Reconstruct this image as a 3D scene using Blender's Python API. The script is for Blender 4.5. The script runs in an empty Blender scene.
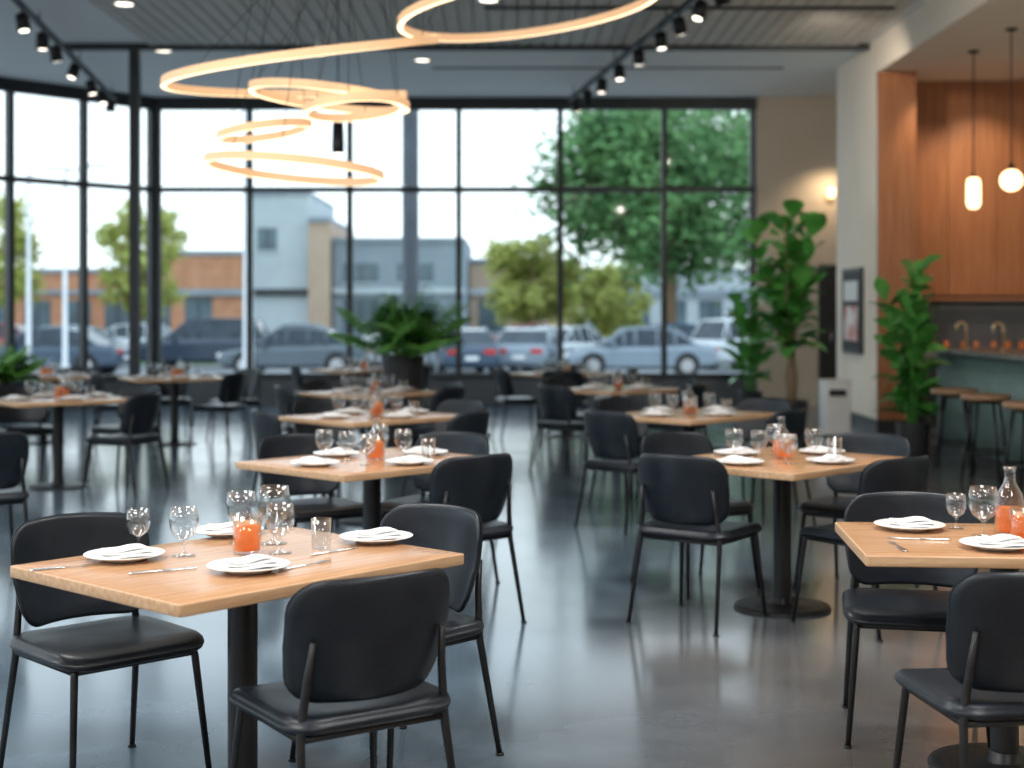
import bpy, math, random
from math import sin, cos, pi, radians
from mathutils import Vector, Matrix
random.seed(7)
scene = bpy.context.scene
COL = scene.collection

# ------------------------------------------------------------------ materials
def mkmat(name, c1, c2=None, scale=5.0, rough=0.5, metal=0.0, bump=0.0, bscale=None, stretch=(1,1,1),
          trans=0.0, emit=None, estr=0.0, ior=1.45, detail=4, coat=0.0, rough2=None, spec=None, world=False):
    m = bpy.data.materials.new(name); m.use_nodes = True
    nt = m.node_tree; N = nt.nodes; L = nt.links
    b = N['Principled BSDF']
    b.inputs['Base Color'].default_value = (*c1, 1)
    b.inputs['Roughness'].default_value = rough
    b.inputs['Metallic'].default_value = metal
    b.inputs['IOR'].default_value = ior
    b.inputs['Transmission Weight'].default_value = trans
    b.inputs['Coat Weight'].default_value = coat
    if spec is not None: b.inputs['Specular IOR Level'].default_value = spec
    if emit:
        b.inputs['Emission Color'].default_value = (*emit, 1)
        b.inputs['Emission Strength'].default_value = estr
    if c2 is not None or bump > 0:
        tc = N.new('ShaderNodeTexCoord'); mp = N.new('ShaderNodeMapping')
        mp.inputs['Scale'].default_value = stretch
        L.new(tc.outputs['Object'], mp.inputs['Vector'])
        nz = N.new('ShaderNodeTexNoise'); nz.inputs['Scale'].default_value = scale
        nz.inputs['Detail'].default_value = detail
        L.new(mp.outputs['Vector'], nz.inputs['Vector'])
        if c2 is not None:
            r = N.new('ShaderNodeValToRGB')
            r.color_ramp.elements[0].position = 0.33; r.color_ramp.elements[1].position = 0.67
            r.color_ramp.elements[0].color = (*c1, 1); r.color_ramp.elements[1].color = (*c2, 1)
            L.new(nz.outputs['Fac'], r.inputs['Fac']); L.new(r.outputs['Color'], b.inputs['Base Color'])
        if rough2 is not None:
            mr = N.new('ShaderNodeMapRange'); mr.inputs['From Min'].default_value = .3; mr.inputs['From Max'].default_value = .7
            mr.inputs['To Min'].default_value = rough; mr.inputs['To Max'].default_value = rough2
            L.new(nz.outputs['Fac'], mr.inputs['Value']); L.new(mr.outputs['Result'], b.inputs['Roughness'])
        if bump > 0:
            n2 = N.new('ShaderNodeTexNoise'); n2.inputs['Scale'].default_value = bscale or scale*4
            n2.inputs['Detail'].default_value = 3
            L.new(mp.outputs['Vector'], n2.inputs['Vector'])
            bp = N.new('ShaderNodeBump'); bp.inputs['Strength'].default_value = bump; bp.inputs['Distance'].default_value = .02
            L.new(n2.outputs['Fac'], bp.inputs['Height']); L.new(bp.outputs['Normal'], b.inputs['Normal'])
    return m

M = {}
M['leather'] = mkmat('black_leather', (.006,.009,.014), (.011,.016,.023), 6, rough=.36, bump=.05, bscale=160, spec=.38)
M['metal_blk'] = mkmat('black_metal', (.012,.013,.015), (.02,.02,.022), 20, rough=.38, metal=.3)
M['frame'] = mkmat('window_frame_black', (.02,.024,.028), (.028,.032,.036), 6, rough=.45)
M['wood_table'] = mkmat('oak_table_wood', (.41,.21,.10), (.54,.305,.16), 4, rough=.21, bump=.03, bscale=30, stretch=(1,14,14))
M['wood_edge'] = mkmat('oak_edge', (.44,.26,.14), (.56,.37,.22), 6, rough=.45, stretch=(1,10,10))
M['wood_bar'] = mkmat('walnut_panel', (.25,.10,.045), (.33,.145,.068), 2.2, rough=.42, bump=.03, bscale=20, stretch=(9,9,.6))
M['wood_stool'] = mkmat('stool_wood', (.26,.145,.08), (.36,.21,.12), 5, rough=.4, stretch=(1,8,1))
M['china'] = mkmat('white_china', (.82,.81,.79), (.86,.85,.84), 3, rough=.18)
M['linen'] = mkmat('white_linen', (.78,.78,.78), (.86,.86,.86), 60, rough=.85, bump=.3, bscale=200)
M['steel'] = mkmat('cutlery_steel', (.62,.62,.62), (.7,.7,.7), 30, rough=.2, metal=1)
M['brass'] = mkmat('brass', (.75,.52,.28), (.8,.58,.33), 10, rough=.28, metal=1)
def thin_glass(name, tint, base, edge):
    m = bpy.data.materials.new(name); m.use_nodes = True
    nt = m.node_tree; N = nt.nodes; L = nt.links
    for n in list(N):
        if n.type != 'OUTPUT_MATERIAL': N.remove(n)
    out = [n for n in N if n.type == 'OUTPUT_MATERIAL'][0]
    t = N.new('ShaderNodeBsdfTransparent'); t.inputs[0].default_value = (*tint,1)
    g = N.new('ShaderNodeBsdfGlossy'); g.inputs['Roughness'].default_value = .04; g.inputs[0].default_value=(1,1,1,1)
    lw = N.new('ShaderNodeLayerWeight'); lw.inputs['Blend'].default_value = .35
    pw = N.new('ShaderNodeMath'); pw.operation='POWER'; pw.inputs[1].default_value=1.7; L.new(lw.outputs['Facing'], pw.inputs[0])
    mr = N.new('ShaderNodeMapRange'); mr.inputs['To Min'].default_value = base; mr.inputs['To Max'].default_value = edge
    L.new(pw.outputs[0], mr.inputs['Value'])
    mx = N.new('ShaderNodeMixShader'); L.new(mr.outputs[0], mx.inputs[0])
    L.new(t.outputs[0], mx.inputs[1]); L.new(g.outputs[0], mx.inputs[2]); L.new(mx.outputs[0], out.inputs[0])
    return m
M['glass'] = thin_glass('drinking_glass', (.93,.95,.96), .045, .75)
M['pane'] = thin_glass('window_pane', (.96,.985,.985), .002, .03)
# translucent tea-coloured liquid: tinted see-through body with some scattering
def liquid():
    m = thin_glass('amber_drink', (.93,.50,.15), .03, .25)
    nt = m.node_tree; N = nt.nodes; L = nt.links
    out = [n for n in N if n.type == 'OUTPUT_MATERIAL'][0]; prev = out.inputs[0].links[0].from_socket
    d = N.new('ShaderNodeBsdfDiffuse'); d.inputs[0].default_value=(.72,.26,.04,1)
    tr = N.new('ShaderNodeBsdfTranslucent'); tr.inputs[0].default_value=(.9,.36,.06,1)
    a = N.new('ShaderNodeAddShader'); L.new(d.outputs[0],a.inputs[0]); L.new(tr.outputs[0],a.inputs[1])
    mx = N.new('ShaderNodeMixShader'); mx.inputs[0].default_value=.42
    L.new(prev, mx.inputs[1]); L.new(a.outputs[0], mx.inputs[2]); L.new(mx.outputs[0], out.inputs[0])
    return m
M['amber'] = liquid()
M['ice'] = mkmat('ice_cube', (.75,.50,.28), (.9,.7,.48), 40, rough=.1)
M['wall_cream'] = mkmat('cream_plaster', (.76,.67,.56), (.80,.71,.60), 1.5, rough=.8, bump=.02, bscale=60)
M['wall_beige'] = mkmat('beige_plaster', (.54,.46,.36), (.58,.50,.40), 1.5, rough=.8, bump=.02, bscale=60)
M['wall_dark'] = mkmat('dark_plaster', (.09,.10,.11), (.12,.13,.14), 2, rough=.7)
M['ceil'] = mkmat('ceiling_paint', (.88,.88,.86), (.91,.91,.89), .8, rough=.9)
M['slat'] = mkmat('metal_ceiling_slat', (.62,.58,.52), (.68,.64,.58), 2, rough=.6)
M['dark'] = mkmat('dark_void', (.02,.02,.02), (.03,.03,.03), 4, rough=.7)
M['green'] = mkmat('sage_green_paint', (.12,.19,.175), (.15,.22,.20), 3, rough=.5)
M['stone'] = mkmat('dark_stone', (.13,.13,.125), (.2,.2,.19), 8, rough=.25)
M['leaf'] = mkmat('plant_leaf', (.045,.22,.035), (.13,.38,.08), 5, rough=.35)
M['leaf2'] = mkmat('fern_leaf', (.09,.32,.05), (.22,.50,.12), 6, rough=.45)
M['bark'] = mkmat('bark', (.20,.13,.08), (.30,.21,.13), 12, rough=.9, bump=.5)
M['soil'] = mkmat('soil', (.04,.025,.015), (.07,.05,.03), 30, rough=1, bump=.6)
M['pot'] = mkmat('black_planter', (.02,.021,.023), (.035,.036,.038), 10, rough=.55)
M['white_lam'] = mkmat('white_laminate', (.7,.7,.69), (.75,.75,.74), 3, rough=.4)
M['led'] = mkmat('led_strip', (1,.85,.65), emit=(1,.72,.43), estr=2.6)
M['ledside'] = mkmat('led_diffuser_side', (.50,.34,.2), emit=(1,.58,.30), estr=.55, rough=.4)
M['bulb'] = mkmat('warm_bulb', (1,.9,.7), emit=(1,.70,.36), estr=3.5)
M['spotface'] = mkmat('spot_lens', (1,1,.95), emit=(1,.9,.75), estr=4)
M['asphalt'] = mkmat('asphalt', (.22,.23,.24), (.27,.28,.29), 1.2, rough=.9)
M['grass'] = mkmat('grass', (.14,.23,.08), (.21,.32,.12), 3, rough=.95)
M['brick'] = mkmat('orange_brick', (.44,.20,.11), (.53,.27,.16), 1.5, rough=.9)
M['bld_pale'] = mkmat('pale_stucco', (.41,.46,.49), (.47,.52,.55), .6, rough=.9)
M['bld_grey'] = mkmat('grey_stucco', (.22,.26,.30), (.27,.32,.36), .6, rough=.9)
M['bld_tan'] = mkmat('tan_stucco', (.42,.30,.22), (.47,.35,.27), .6, rough=.9)
M['bld_win'] = mkmat('facade_glass', (.05,.08,.10), (.11,.16,.19), .4, rough=.15)
M['tree_green'] = mkmat('tree_foliage', (.06,.17,.055), (.15,.30,.10), .7, rough=.8)
M['tree_yel'] = mkmat('yellow_foliage', (.31,.34,.06), (.43,.46,.13), .7, rough=.8)
M['tire'] = mkmat('tire_rubber', (.02,.02,.02), (.03,.03,.03), 10, rough=.8)
M['rim'] = mkmat('alloy_rim', (.5,.5,.52), (.6,.6,.62), 10, rough=.3, metal=.8)
M['carglass'] = mkmat('car_glass', (.03,.04,.055), (.05,.065,.08), 2, rough=.08, spec=.3)
M['tail'] = mkmat('tail_light', (.5,.02,.02), (.6,.04,.03), 10, rough=.2)
M['head'] = mkmat('head_light', (.8,.8,.8), (.9,.9,.9), 10, rough=.1)
M['pole_dark'] = mkmat('dark_pole', (.05,.06,.075), (.08,.09,.105), 3, rough=.6)
M['pole_white'] = mkmat('white_pole', (.7,.72,.74), (.76,.78,.8), 3, rough=.5)
def carpaint(n, c): return mkmat('paint_'+n, c, tuple(min(1,x*1.1) for x in c), 1, rough=.25, coat=.4)

# polished concrete floor
def floor_mat():
    m = bpy.data.materials.new('polished_concrete'); m.use_nodes = True
    nt = m.node_tree; N = nt.nodes; L = nt.links; b = N['Principled BSDF']
    tc = N.new('ShaderNodeTexCoord')
    n1 = N.new('ShaderNodeTexNoise'); n1.inputs['Scale'].default_value = .45; n1.inputs['Detail'].default_value = 5
    n2 = N.new('ShaderNodeTexNoise'); n2.inputs['Scale'].default_value = 1.6; n2.inputs['Detail'].default_value = 7; n2.inputs['Roughness'].default_value = .6
    for n in (n1, n2): L.new(tc.outputs['Object'], n.inputs['Vector'])
    # cool blue-grey over most of the room, browner toward the right and the near end
    sp = N.new('ShaderNodeSeparateXYZ'); L.new(tc.outputs['Object'], sp.inputs[0])
    my = N.new('ShaderNodeMath'); my.operation='MULTIPLY'; my.inputs[1].default_value=-.38; L.new(sp.outputs['Y'], my.inputs[0])
    sx = N.new('ShaderNodeMath'); sx.operation='ADD'; L.new(sp.outputs['X'], sx.inputs[0]); L.new(my.outputs[0], sx.inputs[1])
    mr = N.new('ShaderNodeMapRange'); mr.inputs['From Min'].default_value = -3.0; mr.inputs['From Max'].default_value = .5
    L.new(sx.outputs[0], mr.inputs['Value'])
    ad = N.new('ShaderNodeMath'); ad.operation = 'ADD'; L.new(mr.outputs[0], ad.inputs[0]); L.new(n1.outputs['Fac'], ad.inputs[1])
    r1 = N.new('ShaderNodeValToRGB'); e = r1.color_ramp.elements
    ad2 = N.new('ShaderNodeMath'); ad2.operation='MULTIPLY'; ad2.inputs[1].default_value=.6; L.new(ad.outputs[0], ad2.inputs[0])
    e[0].position = .38; e[0].color = (.090,.130,.168,1); e[1].position = .80; e[1].color = (.150,.116,.090,1)
    L.new(ad2.outputs[0], r1.inputs['Fac'])
    r2 = N.new('ShaderNodeValToRGB'); r2.color_ramp.elements[0].position = .3; r2.color_ramp.elements[1].position = .72
    r2.color_ramp.elements[0].color = (.74,.74,.74,1); r2.color_ramp.elements[1].color = (1.18,1.18,1.18,1)
    L.new(n2.outputs['Fac'], r2.inputs['Fac'])
    mx = N.new('ShaderNodeMix'); mx.data_type = 'RGBA'; mx.blend_type = 'MULTIPLY'; mx.inputs['Factor'].default_value = 1
    L.new(r1.outputs[0], mx.inputs['A']); L.new(r2.outputs[0], mx.inputs['B'])
    L.new(mx.outputs['Result'], b.inputs['Base Color'])
    rr = N.new('ShaderNodeMapRange'); rr.inputs['From Min'].default_value = .3; rr.inputs['From Max'].default_value = .7
    rr.inputs['To Min'].default_value = .13; rr.inputs['To Max'].default_value = .19
    L.new(n2.outputs['Fac'], rr.inputs['Value']); L.new(rr.outputs[0], b.inputs['Roughness'])
    b.inputs['Specular IOR Level'].default_value = 1.0
    return m
M['floor'] = floor_mat()

# ------------------------------------------------------------------ mesh builder
class MB:
    def __init__(s): s.v=[]; s.f=[]; s.m=[]; s.sm=[]; s.mats=[]
    def mi(s, k):
        if k not in s.mats: s.mats.append(k)
        return s.mats.index(k)
    def add(s, vs, fs, mat, smooth=False):
        o = len(s.v); s.v += [tuple(v) for v in vs]; i = s.mi(mat)
        for f in fs: s.f.append([o+k for k in f]); s.m.append(i); s.sm.append(smooth)
    def box(s, x0,x1,y0,y1,z0,z1, mat, rot=0, piv=None):
        vs = [(x,y,z) for z in (z0,z1) for y in (y0,y1) for x in (x0,x1)]
        if rot:
            cx,cy = piv if piv else ((x0+x1)/2,(y0+y1)/2); c,sn = cos(rot),sin(rot)
            vs = [(cx+(x-cx)*c-(y-cy)*sn, cy+(x-cx)*sn+(y-cy)*c, z) for x,y,z in vs]
        s.add(vs, [(0,2,3,1),(4,5,7,6),(0,1,5,4),(2,6,7,3),(0,4,6,2),(1,3,7,5)], mat)
    def beam(s, p0, p1, w, z0, z1, mat):
        d = Vector((p1[0]-p0[0], p1[1]-p0[1])); d.normalize(); n = Vector((-d.y, d.x))*w/2
        c = [(p0[0]-n.x,p0[1]-n.y),(p1[0]-n.x,p1[1]-n.y),(p1[0]+n.x,p1[1]+n.y),(p0[0]+n.x,p0[1]+n.y)]
        vs = [(x,y,z0) for x,y in c]+[(x,y,z1) for x,y in c]
        s.add(vs, [(3,2,1,0),(4,5,6,7),(0,1,5,4),(1,2,6,5),(2,3,7,6),(3,0,4,7)], mat)
    def tube(s, path, r, mat, n=8, closed=False, rx=None):
        P = [Vector(p) for p in path]; k = len(P); rs = r if isinstance(r,(list,tuple)) else [r]*k
        vs=[]; prev=None
        for i in range(k):
            if closed: t = P[(i+1)%k]-P[i-1]
            else: t = P[min(i+1,k-1)]-P[max(i-1,0)]
            t.normalize()
            if prev is None:
                a = Vector((0,0,1)) if abs(t.z)<.9 else Vector((1,0,0))
            else: a = prev
            u = (a - t*a.dot(t)).normalized(); w = t.cross(u); prev = u
            for j in range(n):
                an = 2*pi*j/n; vs.append(P[i]+u*cos(an)*rs[i]+w*sin(an)*rs[i])
        fs=[]
        for i in range(k if closed else k-1):
            a=i*n; b=((i+1)%k)*n
            for j in range(n): fs.append((a+j, a+(j+1)%n, b+(j+1)%n, b+j))
        s.add(vs, fs, mat, True)
        if not closed:
            o=len(s.v)-len(vs)
            i=s.mi(mat)
            s.f.append([o+j for j in reversed(range(n))]); s.m.append(i); s.sm.append(False)
            s.f.append([o+(k-1)*n+j for j in range(n)]); s.m.append(i); s.sm.append(False)
    def lathe(s, prof, mat, n=20, c=(0,0,0), smooth=True):
        vs=[]; fs=[]
        for r,z in prof:
            for j in range(n):
                a=2*pi*j/n; vs.append((c[0]+r*cos(a), c[1]+r*sin(a), c[2]+z))
        for i in range(len(prof)-1):
            for j in range(n):
                fs.append((i*n+j, i*n+(j+1)%n, (i+1)*n+(j+1)%n, (i+1)*n+j))
        s.add(vs, fs, mat, smooth)
    def pad(s, w, h, t, rc, mat, fn=lambda x,y,z:(x,y,z), matside=None, er=None, k=5, es=6):
        out=[]
        cs=[(w/2-rc,h/2-rc,0),(-w/2+rc,h/2-rc,90),(-w/2+rc,-h/2+rc,180),(w/2-rc,-h/2+rc,270)]
        for q,(cx,cy,a0) in enumerate(cs):
            arc=[(cx+rc*cos(radians(a0+90*i/k)), cy+rc*sin(radians(a0+90*i/k))) for i in range(k+1)]
            out+=arc
            nx,ny,na=cs[(q+1)%4]
            e=(nx+rc*cos(radians(na)), ny+rc*sin(radians(na))); l=arc[-1]
            for i in range(1,es): out.append((l[0]+(e[0]-l[0])*i/es, l[1]+(e[1]-l[1])*i/es))
        n=len(out); r=er if er else t/2
        rings=[]
        A=[90,60,30,0] 
        for sc in (.35,.7): rings.append((sc,sc,t/2,0))
        for a in A: ins=r*(1-cos(radians(a))); rings.append(((w/2-ins)/(w/2),(h/2-ins)/(h/2),t/2-r+r*sin(radians(a)),1))
        for a in reversed(A): ins=r*(1-cos(radians(a))); rings.append(((w/2-ins)/(w/2),(h/2-ins)/(h/2),-t/2+r-r*sin(radians(a)),1))
        for sc in (.7,.35): rings.append((sc,sc,-t/2,0))
        vs=[fn(0,0,t/2)]
        for sx,sy,z,_ in rings: vs+=[fn(x*sx,y*sy,z) for x,y in out]
        vs.append(fn(0,0,-t/2))
        top=[];side=[]
        R=len(rings)
        for j in range(n): top.append((0,1+j,1+(j+1)%n)); top.append((len(vs)-1,1+(R-1)*n+(j+1)%n,1+(R-1)*n+j))
        for i in range(R-1):
            tgt = side if (rings[i][3] and rings[i+1][3]) else top
            for j in range(n):
                tgt.append((1+i*n+j, 1+(i+1)*n+j, 1+(i+1)*n+(j+1)%n, 1+i*n+(j+1)%n))
        o=len(s.v); s.v+=[tuple(v) for v in vs]
        for fs,mm in ((top,mat),(side,matside or mat)):
            ii=s.mi(mm)
            for f in fs: s.f.append([o+q for q in f]); s.m.append(ii); s.sm.append(True)
    def mesh(s, name):
        me = bpy.data.meshes.new(name); me.from_pydata(s.v, [], s.f)
        for k in s.mats: me.materials.append(M[k] if isinstance(k,str) else k)
        me.polygons.foreach_set('material_index', s.m); me.polygons.foreach_set('use_smooth', s.sm)
        me.update(); return me
    def obj(s, name, loc=(0,0,0), rot=0):
        return place(name, s.mesh(name), loc, rot)
def place(name, me, loc=(0,0,0), rot=0, scale=1):
    o = bpy.data.objects.new(name, me); o.location = loc; o.rotation_euler = (0,0,rot)
    o.scale = (scale,)*3 if not isinstance(scale,tuple) else scale
    COL.objects.link(o); return o
def boxo(name, x0,x1,y0,y1,z0,z1, mat):
    b=MB(); b.box(x0,x1,y0,y1,z0,z1,mat); return b.obj(name)

# ------------------------------------------------------------------ room shell
CZ=4.85; YB=22.9; YF=-3.0; XL=-10.0; XR=6.9
Cn=(-5.65,YB); Ca=(-9.93,17.9)
b=MB()
pts=[(XL-.1,YF),(XR,YF),(XR,YB+.2),(Cn[0],YB+.2),(XL-.1,Ca[1]+.1)]
n=len(pts)
b.add([(x,y,-.4) for x,y in pts]+[(x,y,0) for x,y in pts],[list(reversed(range(n))),list(range(n,2*n))]+[(i,(i+1)%n,n+(i+1)%n,n+i) for i in range(n)],'floor')
b.obj('floor')
b=MB()
b.add([(x,y,CZ) for x,y in pts]+[(x,y,CZ+.3) for x,y in pts],[list(reversed(range(n))),list(range(n,2*n))]+[(i,(i+1)%n,n+(i+1)%n,n+i) for i in range(n)],'ceil')
b.obj('ceiling')

def win_run(name, p0, p1, ts, portal=True, sill=.43, head=4.74, tz=3.4, fw=.085, dbl=True):
    d=Vector((p1[0]-p0[0],p1[1]-p0[1])); Ln=d.length
    b=MB()
    def at(t): return (p0[0]+d.x*t/Ln, p0[1]+d.y*t/Ln)
    b.beam(p0,p1,.12,sill-.03,sill+.07,'frame'); b.beam(p0,p1,.12,head-.08,head+.02,'frame'); b.beam(p0,p1,.11,tz-.04,tz+.04,'frame')
    for t in ts:
        a=at(max(0,t-fw/2)); c=at(min(Ln,t+fw/2)); b.beam(a,c,.13,sill-.02,head,'frame')
    b.beam(p0,p1,.012,sill,head,'pane')
    b.obj(name)
    if portal:
        li=bpy.data.lights.new(name+'_portal','AREA'); li.shape='RECTANGLE'; li.size=Ln; li.size_y=head-sill
        li.cycles.is_portal=True
        o=bpy.data.objects.new(name+'_portal',li); COL.objects.link(o)
        nrm=Vector((d.y,-d.x,0)).normalized()
        cx,cy=at(Ln/2); o.location=(cx+nrm.x*-.15,cy+nrm.y*-.15,(head+sill)/2)
        o.rotation_euler=nrm.to_track_quat('-Z','Y').to_euler()
xs=[-5.59,-4.14,-2.56,-.84,.76,2.40,3.80]
win_run('window_1',(-5.65,YB),(3.85,YB),[x+5.65 for x in xs])
d=math.hypot(Cn[0]-Ca[0],Cn[1]-Ca[1])
win_run('window_2',Ca,Cn,[.04,1.6,d-3.9,d-2.5,d-1.28,d-.06])
win_run('window_3',(XL,YF),(XL,17.8),[.04]+[2.08*i for i in range(1,10)]+[20.76])
b=MB(); b.box(Cn[0]-.08,3.85,YB-.06,YB+.1,0,.40,'wall_dark'); b.obj('wall_back')
b=MB(); b.beam(Ca,Cn,.16,0,.40,'wall_dark'); b.obj('wall_corner')
b=MB(); b.box(XL-.08,XL+.08,YF,17.85,0,.40,'wall_dark'); b.obj('wall_left')
b=MB(); b.box(Cn[0]-.08,3.85,YB-.06,YB+.1,4.76,CZ,'frame'); b.beam(Ca,Cn,.16,4.76,CZ,'frame'); b.box(XL-.08,XL+.08,YF,17.85,4.76,CZ,'frame'); b.obj('trim_1')
boxo('wall_back_right',3.87,XR,YB-.08,YB+.15,0,CZ,'wall_beige')
boxo('wall_front',XL,XR,YF-.15,YF,0,CZ,'wall_cream')
boxo('wall_right',XR,XR+.15,YF,YB+.15,0,CZ,'wall_cream')
b=MB(); b.box(4.88,5.8,YB-.13,YB-.081,0,2.15,'dark'); b.box(4.82,4.88,YB-.14,YB-.081,0,2.21,'frame'); b.box(5.8,5.86,YB-.14,YB-.081,0,2.21,'frame'); b.box(4.82,5.86,YB-.14,YB-.081,2.15,2.21,'frame')
b.tube([(5.0,YB-.17,.95),(5.0,YB-.17,1.15)],.012,'steel'); b.obj('door_1')
boxo('wall_pillar',4.5,4.95,17.85,20.1,0,CZ,'wall_cream')
b=MB(); b.box(4.49,4.96,17.79,17.85,.0,4.43,'wood_bar'); b.obj('trim_2')
b=MB(); b.box(4.475,4.5,17.78,20.12,0,.15,'frame'); b.box(4.475,4.965,17.765,17.79,0,.15,'frame'); b.obj('baseboard_pillar')
boxo('ceiling_bulkhead',4.5,XR,YF,17.85,4.43,CZ-.002,'wall_cream')
b=MB()
x=4.96
while x<XR-.05:
    x2=min(x+.62,XR); b.box(x+.004,x2-.004,18.55,18.62,1.69,4.43,'wood_bar'); x=x2
b.box(4.96,XR,18.62,18.8,0,4.43,'wall_dark')
b.obj('wall_bar')
boxo('ceiling_bar_recess',4.95,XR,17.85,18.8,4.43,CZ-.002,'wall_cream')
b=MB(); b.box(5.0,6.85,18.05,18.54,0,.92,'wall_dark'); b.box(4.98,6.87,18.02,18.55,.92,.97,'stone')
for i in range(4): b.box(5.03+i*.46,5.45+i*.46,18.03,18.05,.06,.88,'dark')
b.obj('back_bar_cabinet')
boxo('wall_shelf',5.0,6.85,18.35,18.55,1.62,1.66,'wood_bar')
b=MB(); b.lathe([(0,0),(.036,0),(.038,.02),(.038,.18),(.014,.23),(.014,.30),(0,.30)],'glass',14)
b.lathe([(0,.01),(.033,.01),(.033,.13),(0,.13)],'amber',14); bottle=b.mesh('liquor_bottle')
for i in range(7): place('liquor_bottle',bottle,(5.3+i*.19+random.uniform(-.03,.03),18.25,.972))

# slatted ceiling panel
b=MB(); x=-4.55
while x<4.35:
    b.box(x,x+.14,11.0,18.2,CZ-.030,CZ-.001,'slat'); x+=.165
b.obj('ceiling_slats')
b=MB(); b.box(-5.7,4.49,18.2,18.30,CZ-.08,CZ-.001,'frame'); b.obj('ceiling_beam')
b=MB(); b.box(-1.1,3.75,20.0,20.07,CZ-.012,CZ-.001,'dark'); b.obj('linear_slot_diffuser')
b=MB(); b.box(-.3,4.2,15.85,15.95,CZ-.05,CZ-.031,'dark'); b.obj('linear_slot_diffuser')
b=MB(); b.box(-4.81,-4.69,18.2,18.32,0,CZ-.08,'frame'); b.box(-4.86,-4.64,18.15,18.37,0,.02,'frame'); b.obj('steel_column')

b=MB(); b.lathe([(.13,0),(.13,-.015),(.10,-.015),(.10,-.004)],'white_lam',24); b.lathe([(.10,-.005),(0,-.005)],'spotface',24); dl=b.mesh('recessed_downlight')
for x,y,z in [(-4.2,15.7,CZ-.030),(-4.5,18.7,CZ),(-1.2,19.4,CZ),(-.25,15.5,CZ-.030),(5.7,15,4.43),(5.7,12,4.43)]:
    place('recessed_downlight',dl,(x,y,z))

def track(p0,p1,ts,seed):
    rnd=random.Random(seed); b=MB(); z=CZ-.17
    b.beam(p0,p1,.06,z-.02,z+.03,'metal_blk')
    for t in (0.03,.35,.65,.97):
        x=p0[0]+(p1[0]-p0[0])*t; y=p0[1]+(p1[1]-p0[1])*t; b.tube([(x,y,z),(x,y,CZ-.031 if 11<y<18.2 else CZ-.001)],.008,'metal_blk')
    for t in ts:
        x=p0[0]+(p1[0]-p0[0])*t; y=p0[1]+(p1[1]-p0[1])*t
        b.tube([(x,y,z-.02),(x,y,z-.1)],.012,'metal_blk')
        dx,dy=rnd.uniform(-.5,.5),rnd.uniform(-.3,.5); dv=Vector((dx,dy,-1.4)).normalized()
        c=Vector((x,y,z-.15)); a=c-dv*.09; e=c+dv*.10
        b.tube([a,a+dv*.02,e],[.04,.068,.074],'metal_blk',14)
        b.tube([e+dv*.001,e+dv*.004],.05,'spotface',14)
    b.obj('track_light_rail')
track((-4.85,13.0),(-6.0,21.9),[.08,.25,.37,.46,.60,.75,.86,.95],1)
track((2.15,12.8),(.88,21.9),[.12,.2,.29,.38,.5,.62,.74,.85,.95],2)

def ring(cx,cy,cz,r,a,bz,anc,ph=0,turn=1.0,rise=0.0,dr=1):
    b=MB(); N=96; closed = turn>=1.0
    cnt = N if closed else int(N*turn)
    vs=[]
    def zz_(i):
        th=ph+dr*2*pi*i/N; return th, cz+a*cos(th)+bz*sin(th)+rise*i/cnt
    for i in range(cnt):
        th,z=zz_(i)
        for rr,zz in ((r-.017,-.026),(r+.017,-.026),(r+.017,.030),(r-.017,.030)):
            vs.append((cx+rr*cos(th),cy+rr*sin(th),z+zz))
    fb=[];fs_=[]
    for i in range(cnt if closed else cnt-1):
        o=i*4;q=((i+1)%cnt)*4
        fb.append((o,q,q+1,o+1)); fs_+= [(o+1,q+1,q+2,o+2),(o+3,q+3,q,o)]; fb.append((o+2,q+2,q+3,o+3))
    if not closed: fs_+=[(0,1,2,3),(cnt*4-1,cnt*4-2,cnt*4-3,cnt*4-4)]
    b.add(vs,fb,'led',True); b.add(vs,fs_,'ledside',True)
    for k in range(3):
        i=int(cnt*(k+.25)/3); th,z=zz_(i)
        b.tube([(cx+r*cos(th),cy+r*sin(th),z+.02),(anc[0]+.04*cos(th),anc[1]+.04*sin(th),CZ-.03)],.0025,'metal_blk',5)
    b.lathe([(0,0),(.09,0),(.09,.029),(0,.029)],'metal_blk',20,(anc[0],anc[1],CZ-.03))
    b.obj('ring_pendant_lamp')
ring(-1.50,10,2.47,.60,-.05,-.02,(-1.30,10.0))
ring(-1.76,10.3,2.77,.32,.05,.0,(-1.70,10.6))
ring(-1.08,9.9,2.88,.33,.03,-.02,(-1.05,9.5))
ring(-1.27,10.1,2.98,.54,-.06,.0,(-1.0,10.3))
ring(-1.45,10,3.31,.93,.06,.12,(-.6,10.0),ph=.05,turn=.90,rise=-.36,dr=-1)
ring(.12,10,3.58,.89,.12,.0,(.2,10.0))
b=MB(); b.tube([(0,0,0),(0,0,-1.55)],.006,'metal_blk'); b.lathe([(0,-1.53),(.05,-1.55),(.06,-1.8),(.055,-1.86),(0,-1.86)],'metal_blk',16); b.lathe([(0,-1.862),(.045,-1.862)],'spotface',16)
b.obj('hanging_spotlight',(-1.62,13.5,CZ-.031))
b=MB(); b.tube([(0,0,0),(0,0,-.2)],.006,'metal_blk'); b.lathe([(0,-.2),(.05,-.22),(.06,-.40),(0,-.40)],'white_lam',16); b.lathe([(0,-.402),(.045,-.402)],'spotface',16)
b.obj('hanging_spotlight',(-2.2,16.6,CZ-.031))

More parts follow.
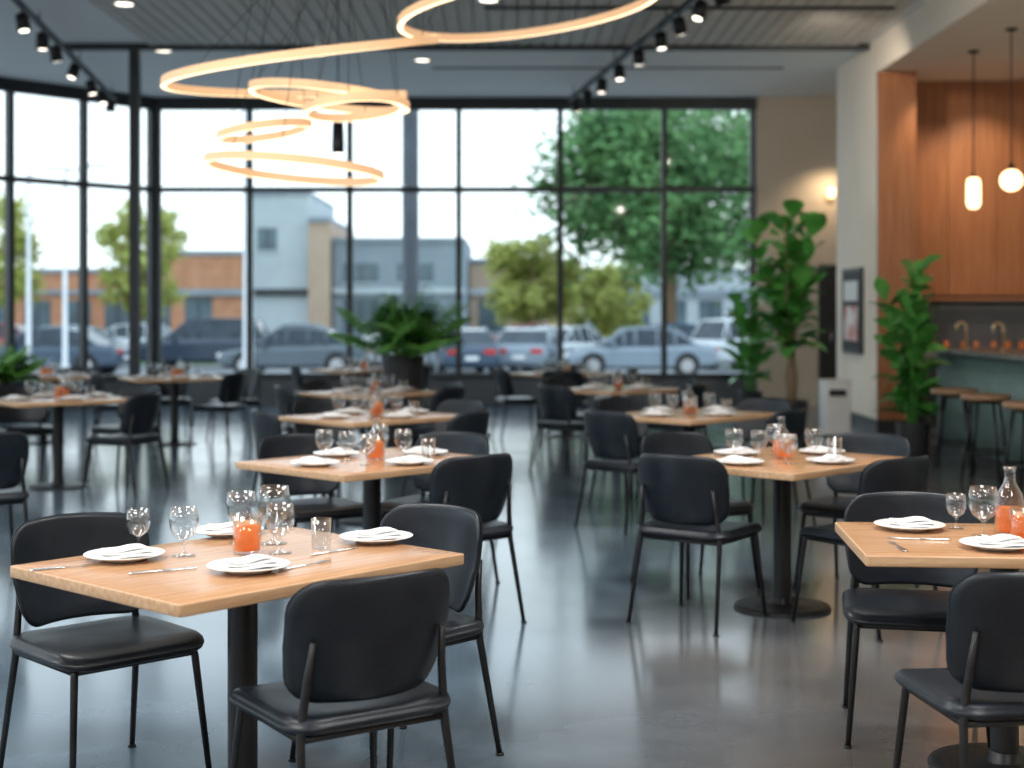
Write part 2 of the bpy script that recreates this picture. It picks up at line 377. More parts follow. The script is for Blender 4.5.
# ------------------------------------------------------------------ furniture
def chair_mesh():
    b=MB()
    def seatf(x,y,z):
        d=-.012*(1-(x/.24)**2)*(1-(y/.24)**2)
        if y>.14: d-= .9*(y-.14)**2*3
        return (x, y, .445+z+(d if z>0 else d*.4))
    b.pad(.50,.47,.05,.085,'leather',seatf)
    def backf(x,y,z):
        yy = -.245 + 1.75*x*x - (y)*.22 + z - .014*sin(pi*(y+.17)/.34)
        return (x*(1-.10*(-y)/.17 if y<0 else 1), yy, .655+y-.25*x*x*(1 if y>0 else 0))
    b.pad(.485,.335,.032,.075,'leather',backf)
    for sx in (-1,1):
        b.tube([(sx*.20,.185,.425),(sx*.205,.19,.40),(sx*.235,.235,.0)],[.012,.0125,.0095],'metal_blk',8)
        b.tube([(sx*.235,-.275,0),(sx*.213,-.20,.40),(sx*.208,-.20,.47),(sx*.198,-.208,.56),(sx*.19,-.225,.66)],[.0095,.0125,.0125,.011,.009],'metal_blk',8)
        b.tube([(sx*.205,.18,.412),(sx*.212,-.20,.412)],.011,'metal_blk',8)
        for yy in (.235,-.275): b.lathe([(0,0),(.014,0),(.014,.008),(0,.008)],'metal_blk',10,(sx*.2352,yy,0))
    b.tube([(-.204,.185,.41),(.204,.185,.41)],.010,'metal_blk',8)
    b.tube([(-.21,-.20,.41),(.21,-.20,.41)],.010,'metal_blk',8)
    return b.mesh('dining_chair')
CH=chair_mesh()
def chair(x,y,face): place('dining_chair',CH,(x,y,0),radians(face-90))

def table_mesh(L,W):
    b=MB()
    b.pad(L,W,.034,.012,'wood_table',lambda x,y,z:(x,y,.733+z),matside='wood_edge',er=.004,k=3,es=2)
    b.box(-.16,.16,-.16,.16,.704,.716,'metal_blk')
    b.lathe([(.045,.018),(.045,.705)],'metal_blk',24)
    b.lathe([(0,0),(.24,0),(.243,.006),(.24,.014),(.20,.019),(.06,.024),(.05,.03),(.05,.06),(.045,.062)],'metal_blk',40)
    return b.mesh('dining_table')
TB=table_mesh(1.05,.85); TBR=table_mesh(1.0,.72)
b=MB(); b.lathe([(0,.004),(.055,.004),(.06,0),(.066,0),(.07,.005),(.118,.017),(.120,.019),(.118,.0205),(.085,.012),(.07,.009),(0,.008)],'china',36); PL=b.mesh('dinner_plate')
b=MB()
b.pad(.16,.095,.007,.006,'linen',lambda x,y,z:(x,y,.0045+z+.002*sin(x*40)),es=8)
b.pad(.150,.085,.007,.006,'linen',lambda x,y,z:(x+.003,y+.004,.0118+z+.003*sin(x*33+y*20)+.002),es=8)
b.pad(.13,.065,.008,.005,'linen',lambda x,y,z:(x*.95-y*.2,y+x*.15,.022+z+.004*sin(x*45)),es=8)
NP=b.mesh('folded_napkin')
b=MB()
b.lathe([(0,0),(.031,0),(.032,.002),(.012,.006),(.004,.012),(.0036,.035),(.008,.042),(.028,.056),(.039,.080),(.040,.100),(.034,.132),(.0328,.132),(.0385,.100),(.0373,.081),(.027,.059),(.007,.046),(0,.045)],'glass',28)
WG=b.mesh('wine_glass')
b=MB()
b.lathe([(0,0),(.030,0),(.033,.004),(.036,.105),(.0345,.105),(.031,.012),(0,.010)],'glass',28); TG=b.mesh('water_glass')
b=MB()
b.lathe([(0,0),(.032,0),(.035,.004),(.038,.10),(.0365,.10),(.0335,.010),(0,.008)],'glass',28)
b.lathe([(0,.0095),(.0328,.0105),(.0355,.074),(0,.074)],'amber',28)
for (x,y,z,r) in [(.01,.008,.064,.3),(-.012,-.006,.066,.9)]: b.box(x-.011,x+.011,y-.011,y+.011,z,z+.02,'ice',rot=r)
AG=b.mesh('amber_drink_glass')
b=MB()
b.lathe([(0,0),(.042,0),(.046,.006),(.047,.10),(.040,.13),(.019,.165),(.017,.20),(.022,.215),(.0205,.215),(.0155,.20),(.0175,.166),(.0385,.128),(.0455,.10),(.0445,.01),(0,.008)],'glass',28)
b.lathe([(0,.0085),(.043,.0105),(.0438,.085),(0,.085)],'amber',28); CF=b.mesh('carafe')
b=MB()
b.pad(.017,.10,.003,.006,'steel',lambda x,y,z:(x,y-.06,.003+z),k=3,es=3); b.box(-.0025,.0025,-.015,.04,.0015,.004,'steel'); b.box(-.011,.011,.038,.052,.0015,.004,'steel')
for i in range(4): b.box(-.0105+i*.0062,-.0080+i*.0062,.05,.085,.0015,.0035,'steel')
FK=b.mesh('fork')
b=MB(); b.pad(.015,.09,.004,.006,'steel',lambda x,y,z:(x,y-.055,.003+z),k=3,es=3); b.pad(.018,.11,.0018,.008,'steel',lambda x,y,z:(x+.001,y+.044,.003+z),k=3,es=3); KN=b.mesh('knife')
TZ=.7505
def tp(name,me,x,y,rot=0,sc=1,dz=0): place(name,me,(x,y,TZ+dz),rot,sc)
def plate_set(x,y,rot,cut=True):
    tp('dinner_plate',PL,x,y); tp('folded_napkin',NP,x,y,rot,1,.0105)
    if cut:
        c,s=cos(rot),sin(rot)
        tp('fork',FK,x-.15*c,y-.15*s,rot); tp('knife',KN,x+.15*c,y+.15*s,rot)
def table(x,y,ang,me=TB,setting=True,seed=0):
    place('dining_table',me,(x,y,0),radians(ang))
    if setting:
        rnd=random.Random(seed); a=radians(ang); u=(cos(a),sin(a)); v=(-sin(a),cos(a))
        def w(p,q): return x+u[0]*p+v[0]*q, y+u[1]*p+v[1]*q
        for p,q in ((-.36,.0),(.36,.0),(0,-.28),(0,.28)):
            X,Y=w(p,q); plate_set(X,Y,a+(pi/2 if abs(p)>.1 else 0)+rnd.uniform(-.2,.2),False)
        X,Y=w(.0,-.02); tp('amber_drink_glass',AG,X,Y,0,1.25)
        X,Y=w(.08,.06); tp('carafe',CF,X,Y,0,.95)
        for p,q,me2,nm,sc in ((.21,.18,WG,'wine_glass',1.15),(-.18,.16,WG,'wine_glass',1.15),(-.17,-.16,WG,'wine_glass',1.1),(.21,-.18,TG,'water_glass',1),(.11,-.11,WG,'wine_glass',1.15),(-.11,.06,WG,'wine_glass',1.1)):
            X,Y=w(p+rnd.uniform(-.008,.008),q+rnd.uniform(-.008,.008)); tp(nm,me2,X,Y,0,sc)

# front-left table
table(-.81,4.36,48,setting=False)
plate_set(-1.165,4.36,radians(20),False); plate_set(-.758,4.17,radians(30),False)
plate_set(-.44,4.70,radians(15),False); plate_set(-.95,4.84,radians(5),False)
tp('knife',KN,-1.00,4.16,radians(-60)); tp('fork',FK,-.60,4.26,radians(-40)); tp('fork',FK,-1.29,4.22,radians(-60)); tp('knife',KN,-.55,4.50,radians(-40))
tp('wine_glass',WG,-1.17,4.54,0,.95); tp('wine_glass',WG,-1.00,4.42,0,1.12); tp('wine_glass',WG,-.87,4.66,0,1.25)
tp('wine_glass',WG,-.765,4.65,0,1.4); tp('amber_drink_glass',AG,-.815,4.46,0,1.2); tp('wine_glass',WG,-.715,4.47,0,1.15); tp('water_glass',TG,-.60,4.56,0,.9)
chair(-1.29,4.62,-47); chair(-.47,3.95,124); chair(-.40,4.84,228)
# left middle
table(-.70,7.25,46,seed=2)
chair(-1.06,7.74,-55); chair(-.30,7.02,130); chair(-.42,7.85,240)
table(-.98,10.3,44,seed=3)
chair(-1.50,10.0,25); chair(-.45,9.85,150); chair(-1.35,10.9,-50); chair(-.5,10.85,230)
table(-1.28,13.3,44,seed=4)
chair(-1.85,13.1,20); chair(-.72,12.95,150); chair(-1.7,13.8,-50); chair(-.75,13.8,230)
table(-1.9,18.4,40,seed=5)
chair(-2.5,18.3,10); chair(-1.3,18.2,170); chair(-1.95,19.05,-90)
# right middle
table(1.36,7.3,45,seed=6)
chair(.91,7.03,54); chair(1.0,7.85,-60); chair(1.84,7.78,232); chair(1.68,6.92,128)
table(1.28,10.5,45,seed=7)
chair(.80,10.0,42); chair(.95,11.1,-55); chair(1.82,11.0,230); chair(1.75,10.1,140)
table(1.0,13.9,42,seed=8)
chair(.53,13.4,42); chair(.6,14.5,-45); chair(1.55,14.4,225); chair(1.5,13.4,140)
table(.63,17.3,40,seed=9)
chair(.08,17.1,15); chair(1.2,17.2,180); chair(.7,18.0,-90); chair(.6,16.6,80)
# right front
table(1.61,4.74,-5,TBR,setting=False)
plate_set(1.36,4.96,radians(-10),False); plate_set(1.53,4.56,radians(5),False); plate_set(1.95,4.78,radians(90),False)
tp('fork',FK,1.22,4.60,0); tp('knife',KN,1.33,4.74,radians(80))
tp('wine_glass',WG,1.525,4.98,0,.9); tp('wine_glass',WG,1.56,4.80,0,1.25); tp('carafe',CF,1.665,4.85,0,1.05); tp('amber_drink_glass',AG,1.66,4.71,0,1.1)
chair(1.43,5.15,258); chair(1.37,4.04,98)
# far left group
table(-3.85,12.3,40,seed=10)
chair(-3.2,11.95,160); chair(-4.4,12.0,20); chair(-3.45,12.95,240); chair(-4.3,12.85,-50)
table(-3.77,16.2,30,seed=11)
chair(-3.2,15.85,160); chair(-4.35,16.0,10); chair(-3.2,16.75,220); chair(-4.0,16.9,-70)
table(-5.3,16.4,30,seed=12)
chair(-5.9,16.3,10); chair(-5.3,15.75,90); chair(-5.2,17.1,-90)
chair(-3.05,8.3,120); chair(-4.75,10.7,60)

# bar counter
b=MB(); b.box(4.56,5.20,7.0,15.55,0.0,1.06,'green'); b.box(4.42,5.28,6.95,15.62,1.06,1.10,'stone'); b.box(4.60,5.2,15.55,15.57,.0,1.05,'green')
y=7.05
while y<15.5:
    b.tube([(4.555,y,.1),(4.555,y,1.058)],.030,'green',8); y+=.09
b.box(4.545,4.56,7,15.55,0,.09,'dark')
b.obj('bar_counter')
b=MB()
b.lathe([(0,.0),(.20,.0),(.215,.010),(.217,.040),(.205,.052),(.10,.046),(0,.044)],'wood_stool',32,(0,0,.705))
for k in range(4):
    a=pi/4+k*pi/2; b.tube([(cos(a)*.13,sin(a)*.13,.705),(cos(a)*.235,sin(a)*.235,0)],.014,'metal_blk',8)
b.tube([(cos(t*pi/16)*.195,sin(t*pi/16)*.195,.25) for t in range(32)],.011,'metal_blk',8,closed=True)
b.tube([(cos(t*pi/16)*.14,sin(t*pi/16)*.14,.69) for t in range(32)],.011,'metal_blk',8,closed=True)
ST=b.mesh('bar_stool')
for y in (13.7,12.8,11.7,10.6,9.5): place('bar_stool',ST,(4.18,y,0),.2*y)
b=MB(); b.lathe([(0,0),(.03,0),(.03,.01),(.012,.015)],'brass',16)
b.tube([(0,0,.01),(0,0,.22)]+[(-.05+.05*cos(a),0,.22+.05*sin(a)) for a in [pi*i/8 for i in range(1,9)]]+[(-.10,0,.19)],.012,'brass',10)
b.tube([(0,.0,.09),(0,-.05,.10)],.007,'brass',8); FA=b.mesh('bar_faucet')
place('bar_faucet',FA,(4.76,15.2,1.10)); place('bar_faucet',FA,(4.76,14.05,1.10))
def pend(x,y,z,kind):
    b=MB(); top=4.43
    b.lathe([(0,0),(.06,0),(.06,.02),(0,.02)],'metal_blk',16,(0,0,top-.02)); 
    b.tube([(0,0,z+.17),(0,0,top-.02)],.008,'metal_blk',6)
    if kind=='cap':
        b.lathe([(0,.19),(.03,.19),(.045,.16),(.05,.155)],'metal_blk',16,(0,0,z)); 
        b.lathe([(.05,.155),(.072,.13),(.078,.05),(.078,-.14),(.05,-.19),(0,-.20)],'bulb',20,(0,0,z))
    else:
        b.lathe([(0,.18),(.025,.17),(.03,.11)],'metal_blk',16,(0,0,z))
        b.lathe([(.115*sin(pi*i/12)+.0001,.115*cos(pi*i/12)) for i in range(13)],'bulb',20,(0,0,z))
    b.obj('pendant_lamp',(x,y,0))
pend(5.22,16.4,2.84,'cap'); pend(5.2,15.1,2.85,'globe'); pend(5.2,13.2,2.85,'cap')
b=MB(); b.box(-.05,.05,-.02,0,-.09,.09,'brass'); b.lathe([(.03,-.07),(.055,-.05),(.055,.07),(.03,.09)],'bulb',16,(0,-.09,0)); b.tube([(0,0,-.06),(0,-.09,-.07)],.008,'brass')
b.obj('wall_sconce',(5.0,YB-.08,3.33))
b=MB(); x=4.5
M['poster']=mkmat('poster_print',(.50,.07,.04),(.82,.80,.76),3.2,rough=.5,detail=1)
b.box(x-.04,x-.001,18.55,19.6,.93,2.05,'frame')
b.box(x-.045,x-.04,18.60,19.55,.98,2.0,'dark'); b.box(x-.048,x-.045,18.70,19.45,1.10,1.55,'poster'); b.box(x-.048,x-.045,18.70,19.45,1.62,1.88,'white_lam')
b.obj('framed_poster')
b=MB(); b.pad(.32,.34,.62,.03,'white_lam',lambda x,y,z:(x,y,.33+z),er=.01,es=2); b.pad(.33,.35,.03,.03,'white_lam',lambda x,y,z:(x,y,.655+z),er=.01,es=2); b.box(-.10,.10,-.177,-.17,.48,.56,'dark'); b.box(-.15,.15,-.16,.16,0,.03,'dark')
b.obj('waste_bin',(3.85,17.3,0))

# ------------------------------------------------------------------ plants
def leaf(b,p,az,el,L,W,droop,mat,roll=0):
    d0=Vector((cos(az)*cos(el),sin(az)*cos(el),sin(el))); side=Vector((-sin(az),cos(az),0))
    up=side.cross(d0)*-1
    side=side*cos(roll)+up*sin(roll)
    prof=[.06,.6,.95,1,.82,.45,.02]; n=len(prof); vs=[]
    for i,w in enumerate(prof):
        t=i/(n-1); c=Vector(p)+d0*L*t+Vector((0,0,-droop*L*t*t))
        vs+=[c-side*W/2*w+Vector((0,0,.12*W*w)), c, c+side*W/2*w+Vector((0,0,.12*W*w))]
    fs=[]
    for i in range(n-1):
        o=i*3; fs+=[(o,o+1,o+4,o+3),(o+1,o+2,o+5,o+4)]
    b.add(vs,fs,mat,True)
def potm(b,r,h):
    b.lathe([(0,0),(r*.78,0),(r*.82,.01),(r,h-.01),(r,h),(r*.92,h),(r*.90,h-.04)],'pot',28)
    b.lathe([(r*.91,h-.045),(0,h-.035)],'soil',28)
def big_plant(name,x,y,H,z0,nst,nl,LL,spread,seed,trunk=0,pr=.2,ph=.36):
    rnd=random.Random(seed); b=MB(); potm(b,pr,ph)
    base=ph-.05
    if trunk:
        b.tube([(0,0,base),(.03,0,(base+trunk)/2),(0,.01,trunk)],[.065,.055,.045],'bark',10)
        b.tube([(.03,0,base),(-.04,0.02,(base+trunk)/2),(.03,.01,trunk)],[.05,.04,.03],'bark',10)
    tb=trunk if trunk else base
    for s in range(nst):
        a=2*pi*s/nst+rnd.uniform(-.4,.4); top=H*rnd.uniform(.72,.98) if s else H
        sp=spread*rnd.uniform(.35,.75) if s else .05
        path=[Vector((.03*cos(a),.03*sin(a),tb-.03))]
        for i in range(1,6):
            t=i/5; path.append(Vector((sp*cos(a)*t**.8+rnd.uniform(-.02,.02),sp*sin(a)*t**.8+rnd.uniform(-.02,.02),tb+(top-.2-tb)*t)))
        b.tube(path,[.018,.016,.014,.012,.009,.006],'bark' if trunk else 'leaf',7)
        for k in range(nl):
            t=(k+.5)/nl; zz=z0+(top-.2-z0)*t
            tt=max(0,min(.999,(zz-tb)/(top-.2-tb))); i=int(tt*5); f=tt*5-i
            p=path[i].lerp(path[i+1],f)
            az=k*2.4+a+rnd.uniform(-.4,.4); el=rnd.uniform(.15,.8)+.5*t
            leaf(b,p,az,el,LL*rnd.uniform(.75,1.15)*(1-.2*t),LL*rnd.uniform(.40,.52),rnd.uniform(.15,.5),'leaf',rnd.uniform(-.7,.7))
    b.obj(name,(x,y,0))
big_plant('potted_fiddle_leaf_fig',3.46,18.0,2.9,1.0,8,16,.52,.68,3,trunk=1.0,pr=.22,ph=.38)
big_plant('potted_rubber_plant',3.38,20.6,1.95,.5,5,15,.44,.40,4,pr=.18,ph=.35)
big_plant('potted_rubber_plant',4.08,14.75,2.14,.42,6,19,.42,.40,5,pr=.17,ph=.36)
def fern(name,x,y,z,n,L,seed,h=1.0,pr=.18,ph=.4,stand=0,lw=.3,elr=(.45,1.35)):
    rnd=random.Random(seed); b=MB()
    if stand:
        b.lathe([(0,0),(.16,0),(.16,.02),(.03,.03),(.03,stand-.02),(.17,stand-.015),(.17,stand),(0,stand)],'metal_blk',24)
    tmp=MB(); potm(tmp,pr,ph)
    o=len(b.v); b.v+=[(vx,vy,vz+stand) for vx,vy,vz in tmp.v]
    for f,m_,s_ in zip(tmp.f,tmp.m,tmp.sm): b.f.append([o+q for q in f]); b.m.append(b.mi(tmp.mats[m_])); b.sm.append(s_)
    base=stand+ph-.05
    for k in range(n):
        az=k*2.4+rnd.uniform(-.3,.3); el=rnd.uniform(*elr); Lk=L*rnd.uniform(.7,1.1); dr=rnd.uniform(.2,.45)
        d0=Vector((cos(az)*cos(el),sin(az)*cos(el),sin(el)))
        P=[Vector((0,0,base))+d0*Lk*t+Vector((0,0,-dr*Lk*t*t)) for t in [i/14 for i in range(15)]]
        b.tube(P[::2],[.006]*7+[.002],'leaf2',5)
        for i in range(3,15):
            t=i/14; ll=L*.26*math.sin(pi*min(1,(t-.1)*.95+.12))+.03
            for sd in (-1,1):
                leaf(b,P[i],az+sd*1.0,el*.3-.1,ll,ll*lw,.35,'leaf2')
    b.obj(name,(x,y,z))
fern('potted_palm',-1.22,16.2,0,38,1.14,11,pr=.24,ph=1.0,lw=.36,elr=(.45,1.5))
fern('potted_fern',-4.95,13.9,0,30,.65,12,pr=.17,ph=.32,stand=.5,lw=.4)

# ------------------------------------------------------------------ exterior
GZ=-.5
boxo('parking_lot_ground',-160,160,-30,320,GZ-.3,GZ,'asphalt')
b=MB(); b.box(-60,60,52.8,55.0,GZ,GZ+.12,'grass'); b.obj('grass_verge')
b=MB(); b.box(-90,90,78,84,GZ,GZ+.12,'grass'); b.obj('grass_verge')
def car_mesh(paint,suv=False):
    b=MB(); L=2.3; H=1.68 if suv else 1.43; belt=1.05 if suv else .93
    if suv: st=[(-2.28,.85,.82,.4),(-2.2,.95,1.02,.3),(-1.6,.95,1.05,.22),(0,.95,1.04,.2),(1.0,.95,1.02,.2),(1.3,.95,1.0,.22),(2.1,.88,.92,.25),(2.3,.8,.7,.38)]
    else: st=[(-2.32,.78,.75,.42),(-2.22,.88,.92,.3),(-1.6,.92,.97,.22),(-.6,.92,.95,.2),(.8,.92,.92,.2),(1.2,.91,.88,.2),(2.05,.85,.75,.24),(2.3,.74,.58,.36)]
    vs=[];k=8
    for x,w,zt,zb in st: vs+=[(x,-w*.8,zb),(x,-w,zb+.12),(x,-w,zt-.16),(x,-w*.9,zt),(x,w*.9,zt),(x,w,zt-.16),(x,w,zb+.12),(x,w*.8,zb)]
    fs=[]
    for i in range(len(st)-1):
        for j in range(k): fs.append((i*k+j,i*k+(j+1)%k,(i+1)*k+(j+1)%k,(i+1)*k+j))
    fs+=[list(range(k))[::-1],[(len(st)-1)*k+j for j in range(k)]]
    b.add(vs,fs,paint,False)
    g=[(-2.15,.03),(-1.85,.93),(-1.2,1),(0,1.03),(.45,.95),(1.15,.03)] if suv else [(-1.75,.03),(-1.05,.88),(-.5,1),(.15,1),(.5,.92),(1.15,.03)]
    vs=[]
    for x,h in g:
        zt=belt-.04+(H-belt+.04)*h; w1=.86; w2=.86-.18*h
        vs+=[(x,-w1,belt-.04),(x,-w2,zt),(x,w2,zt),(x,w1,belt-.04)]
    fsg=[];fsr=[]
    for i in range(len(g)-1):
        o=i*4; fsg+=[(o,o+1,o+5,o+4),(o+2,o+3,o+7,o+6)]
        (fsr if 0<i<len(g)-2 else fsg).append((o+1,o+2,o+6,o+5))
    b.add(vs,fsg,'carglass',False); b.add(vs,fsr,paint,False)
    for i in range(len(g)):
        for sd in ((0,1),(3,2)):
            a=Vector(vs[i*4+sd[0]]); c=Vector(vs[i*4+sd[1]]); b.tube([a,c],.03,paint,6)
    for i in range(len(g)-1):
        for q in (1,2): b.tube([vs[i*4+q],vs[i*4+4+q]],.03,paint,6)
    for x in (-1.4,1.42):
        for sy in (-1,1):
            b.tube([(x,sy*.70,.33),(x,sy*.935,.33)],.33,'tire',20); b.tube([(x,sy*.90,.33),(x,sy*.945,.33)],.2,'rim',16)
            b.tube([(x,sy*.7,.35),(x,sy*.925,.35)],.375,'dark',20)
    for sy in (-1,1):
        b.box(-2.33,-2.2,sy*.55-.18,sy*.55+.18,.68,.82,'tail'); b.box(2.1,2.3,sy*.55-.16,sy*.55+.16,.55,.68,'head')
        b.box(.75,.9,sy*.98-.08,sy*.98+.08,.93,1.05,paint)
    b.box(-2.345,-2.25,-.2,.2,.5,.62,'head')
    return b.mesh('car')
P_={k:carpaint(k,c) for k,c in dict(slate=(.05,.08,.12),navy=(.03,.045,.07),white=(.58,.62,.64),silver=(.22,.27,.32),blue=(.06,.13,.22),red=(.30,.06,.05),grey=(.10,.125,.15)).items()}
def car(x,y,rot,p,suv=False): place('car',car_mesh(P_[p],suv),(x,y,GZ),radians(rot))
car(-14.1,44.5,175,'slate'); car(-10.6,50,180,'navy',True); car(-6.7,45,178,'grey'); car(-8.6,57.5,185,'silver')
car(-3.4,49.5,20,'white'); car(-1.6,45.5,100,'slate'); car(.6,46.5,80,'silver'); car(1.9,50,60,'white')
car(3.9,44.5,178,'silver',False); car(8.3,49,30,'white',True); car(6.8,57.5,0,'blue'); car(-14.5,57.5,0,'white'); car(-19.3,46,180,'silver'); car(12.5,45,180,'grey'); car(1.2,57.8,0,'red'); car(-20.2,58,0,'red')
car(-4.0,58.5,0,'grey',True); car(-15.6,50.2,180,'silver'); car(4.6,50.3,172,'grey'); car(13.2,57.5,0,'white')

def facade(name,x0,x1,y0,y1,top,wall,rows,band=None,step=2.6,ww=1.7):
    b=MB(); b.box(x0,x1,y0,y1,GZ,top,wall); b.box(x0,x1,y0-.15,y1,top,top+.3,'bld_grey')
    if band: b.box(x0,x1,y0-.3,y0,band[0],band[1],band[2])
    for z0,z1 in rows:
        x=x0+.6
        while x+ww<x1-.2:
            b.box(x,x+ww,y0-.05,y0+.02,z0,z1,'bld_win')
            b.box(x-.08,x+ww+.08,y0-.12,y0-.0,z0-.12,z0,'bld_pale'); b.box(x+ww/2-.04,x+ww/2+.04,y0-.09,y0-.04,z0,z1,'frame'); x+=step
    b.obj(name)
facade('brick_building',-23.5,-16.5,90,104,4.9,'brick',[(.0,2.3)],(2.4,2.8,'bld_grey'))
facade('tower_building',-16.4,-12.6,90,103,8.6,'bld_pale',[(5.2,6.6)],(2.4,2.8,'frame'),step=3.2,ww=1.2)
facade('tan_building',-12.5,-11.2,89,103,6.9,'bld_tan',[],None)
facade('retail_building',-11.1,-2.9,90,105,5.7,'bld_grey',[(0,2.2),(3.2,4.4)],(2.5,2.9,'bld_pale'),step=3.4,ww=2.2)
facade('tan_building',-2.8,4.5,96,102,4.6,'bld_tan',[(0,2.2)],(2.5,2.9,'bld_pale'))
facade('brick_building',-40,-23.8,94,106,3.9,'brick',[(0,2.1)],(2.5,2.8,'bld_grey'))
facade('retail_building',5,40,104,118,4.2,'bld_pale',[(0,2.2)],(2.5,2.9,'bld_grey'))
facade('retail_building',-75,-40.5,90,106,4.6,'bld_pale',[(0,2.2)],(2.5,2.9,'bld_grey'))

def tree(x,y,H,rx,rz,zc,seed,mat,nc=80,nl=70,ls=.28,tr=.28):
    rnd=random.Random(seed); b=MB(); b.tube([(0,0,0),(.1,0,zc*.5),(0,.1,zc+rz*.3)],[tr,tr*.75,tr*.4],'bark',10)
    for k in range(9):
        a=k*2.4; z0=zc*rnd.uniform(.5,.95)-rz*.2; e=Vector((cos(a)*rx*.65,sin(a)*rx*.65,zc+rnd.uniform(-.3,.6)*rz))
        s=Vector((0.03,0,max(1.5,z0))); b.tube([s,s.lerp(e,.5)+Vector((0,0,.3)),e],[tr*.4,tr*.25,.04],'bark',6)
    vs=[];fs=[]
    for c in range(nc):
        while True:
            p=Vector((rnd.uniform(-1,1),rnd.uniform(-1,1),rnd.uniform(-1,1)))
            if .25<p.length<1: break
        c0=Vector((p.x*rx,p.y*rx,zc+p.z*rz)); cr=rx*.26
        for l in range(nl):
            q=c0+Vector((rnd.gauss(0,cr*.5),rnd.gauss(0,cr*.5),rnd.gauss(0,cr*.45)))
            u=Vector((rnd.gauss(0,1),rnd.gauss(0,1),rnd.gauss(0,.6))).normalized(); w=u.orthogonal().normalized()
            s=ls*rnd.uniform(.6,1.2); o=len(vs)
            vs+=[q-u*s,q-w*s*.5,q+u*s,q+w*s*.5]; fs.append((o,o+1,o+2,o+3))
    b.add(vs,fs,mat); b.obj('tree',(x,y,GZ))
tree(6.5,60,12,4.9,4.0,7.5,1,'tree_green',140,120,.24,.3)
tree(13.5,66,10,4.5,4.0,7.5,2,'tree_green',90,90,.25)
tree(.9,66,6,2.1,2.1,3.4,3,'tree_yel',50,110,.19,.15)
tree(4.6,74,5,2.2,1.7,2.5,4,'tree_yel',45,110,.19,.15)
tree(-17.5,68,6,2.0,2.7,4.4,5,'tree_yel',50,90,.18,.15)
tree(-24,66,7,2.6,2.6,4.6,6,'tree_yel',50,80,.18,.18)
tree(20,60,10,4,3.6,7,8,'tree_green',80,80,.25)
b=MB(); b.lathe([(0,0),(.32,0),(.32,.5),(.17,.55),(.165,7.5),(.12,7.6),(0,7.6)],'pole_dark',20); b.tube([(0,0,7.4),(0,-1.6,7.7)],.06,'pole_dark'); b.box(-.2,.2,-2.3,-1.4,7.62,7.78,'pole_dark'); b.obj('street_lamp',(-2.03,29,GZ))
b=MB(); b.lathe([(0,0),(.22,0),(.22,.3),(.11,.35),(.09,8.5),(0,8.5)],'pole_white',16); b.lathe([(.14*sin(pi*i/8)+.0001,8.6-.14*cos(pi*i/8)) for i in range(9)],'brass',12); b.obj('flag_pole',(-5.2,28.6,GZ))
for x,y in ((-14,42),(-12.7,41.2),(-24,62)):
    b=MB(); b.lathe([(0,0),(.15,0),(.15,.4),(.07,.45),(.05,6),(0,6)],'pole_white',12); b.tube([(0,0,5.9),(.8,0,6.1)],.035,'pole_white'); b.box(.6,1.2,-.12,.12,6.05,6.15,'pole_white'); b.obj('street_lamp',(x,y,GZ))

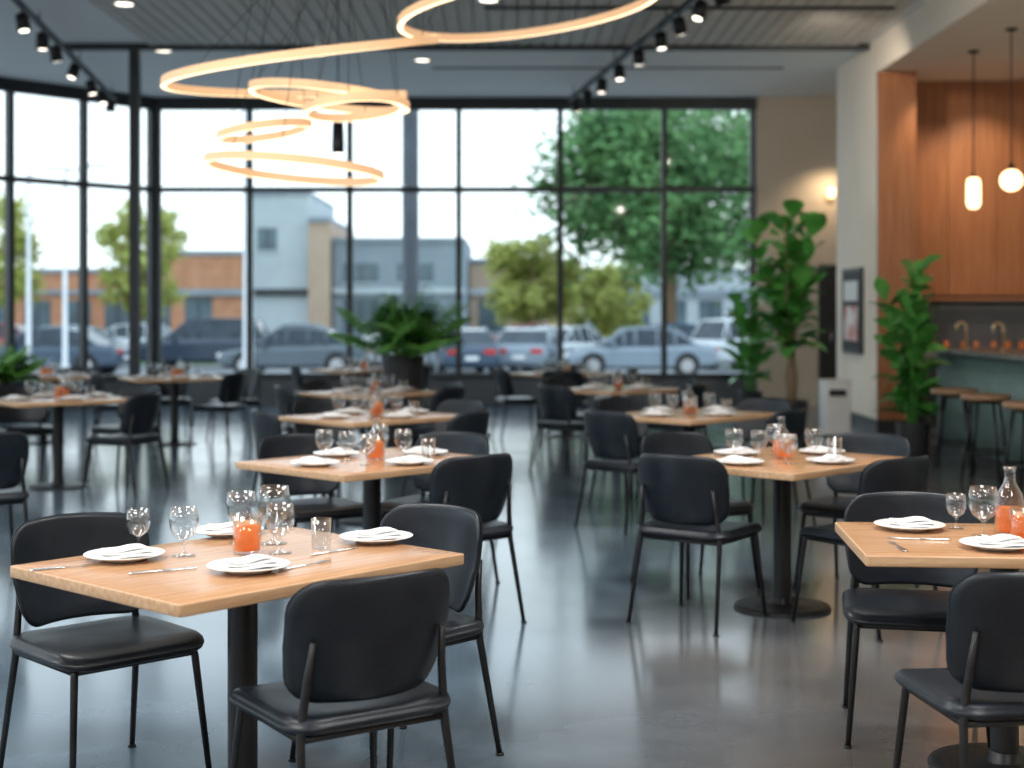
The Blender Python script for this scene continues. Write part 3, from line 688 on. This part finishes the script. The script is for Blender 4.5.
# ------------------------------------------------------------------ light
w=bpy.data.worlds.new('overcast_sky'); scene.world=w; w.use_nodes=True
nt=w.node_tree; N=nt.nodes; L=nt.links; bg=N['Background']
tc=N.new('ShaderNodeTexCoord'); sp=N.new('ShaderNodeSeparateXYZ'); L.new(tc.outputs['Generated'],sp.inputs[0])
cr=N.new('ShaderNodeValToRGB'); cr.color_ramp.elements[0].position=0; cr.color_ramp.elements[0].color=(.86,.94,.98,1)
cr.color_ramp.elements[1].position=.6; cr.color_ramp.elements[1].color=(.70,.85,1,1); L.new(sp.outputs['Z'],cr.inputs['Fac'])
L.new(cr.outputs['Color'],bg.inputs['Color']); bg.inputs['Strength'].default_value=2.0

b=MB(); 
for a in ((-.62,.62,-.62,-.6),(-.62,.62,.6,.62),(-.62,-.6,-.6,.6),(.6,.62,-.6,.6)): b.box(*a,-.06,0,'white_lam')
FR=b.mesh('added_fill_frame')
for x in (-6.5,-2.5,1.8):  # fill lamps and their frames, added out of view to brighten the room
    for y in (-.5,3.2,7.0):
        place('added_fill_frame',FR,(x,y,CZ-.001))
        li=bpy.data.lights.new('added_fill_lamp','AREA'); li.shape='SQUARE'; li.size=1.2; li.energy=122; li.color=(1,.98,.95)
        o=bpy.data.objects.new('added_fill_lamp',li); o.location=(x,y,CZ-.03); COL.objects.link(o)
def spot(x,y,z,tx,ty,tz,e,ang=70,col=(1,.75,.5),soft=.06,nm='wall_and_fill_spot'):
    li=bpy.data.lights.new(nm,'SPOT'); li.energy=e; li.spot_size=radians(ang); li.spot_blend=.8; li.color=col; li.shadow_soft_size=soft
    o=bpy.data.objects.new(nm,li); o.location=(x,y,z); o.rotation_euler=Vector((tx-x,ty-y,tz-z)).to_track_quat('-Z','Y').to_euler(); COL.objects.link(o)
spot(5.9,17.3,4.35,6.0,18.55,2.9,120); spot(5.2,17.2,4.35,5.2,18.55,2.6,65); spot(5.0,22.3,3.6,5.0,22.8,3.0,25,140)
spot(3.2,15.6,4.6,4.5,18.8,3.0,170,90,(1,.88,.74)); spot(2.6,11.0,3.9,4.5,14.5,4.6,140,100,(1,.9,.78))  # added spots without fixtures, brightening the pillar and the bulkhead

# ------------------------------------------------------------------ camera
cd=bpy.data.cameras.new('camera'); cam=bpy.data.objects.new('camera',cd); COL.objects.link(cam)
cam.location=(0,0,1.5); cam.rotation_euler=(radians(90),0,0); cd.sensor_width=36; cd.lens=36*1450/1024; cd.shift_y=-74/1024
cd.clip_end=600; cd.dof.use_dof=True; cd.dof.focus_distance=4.7; cd.dof.aperture_fstop=2.0
scene.camera=cam
scene.view_settings.view_transform='Standard'
scene.view_settings.exposure=0.12
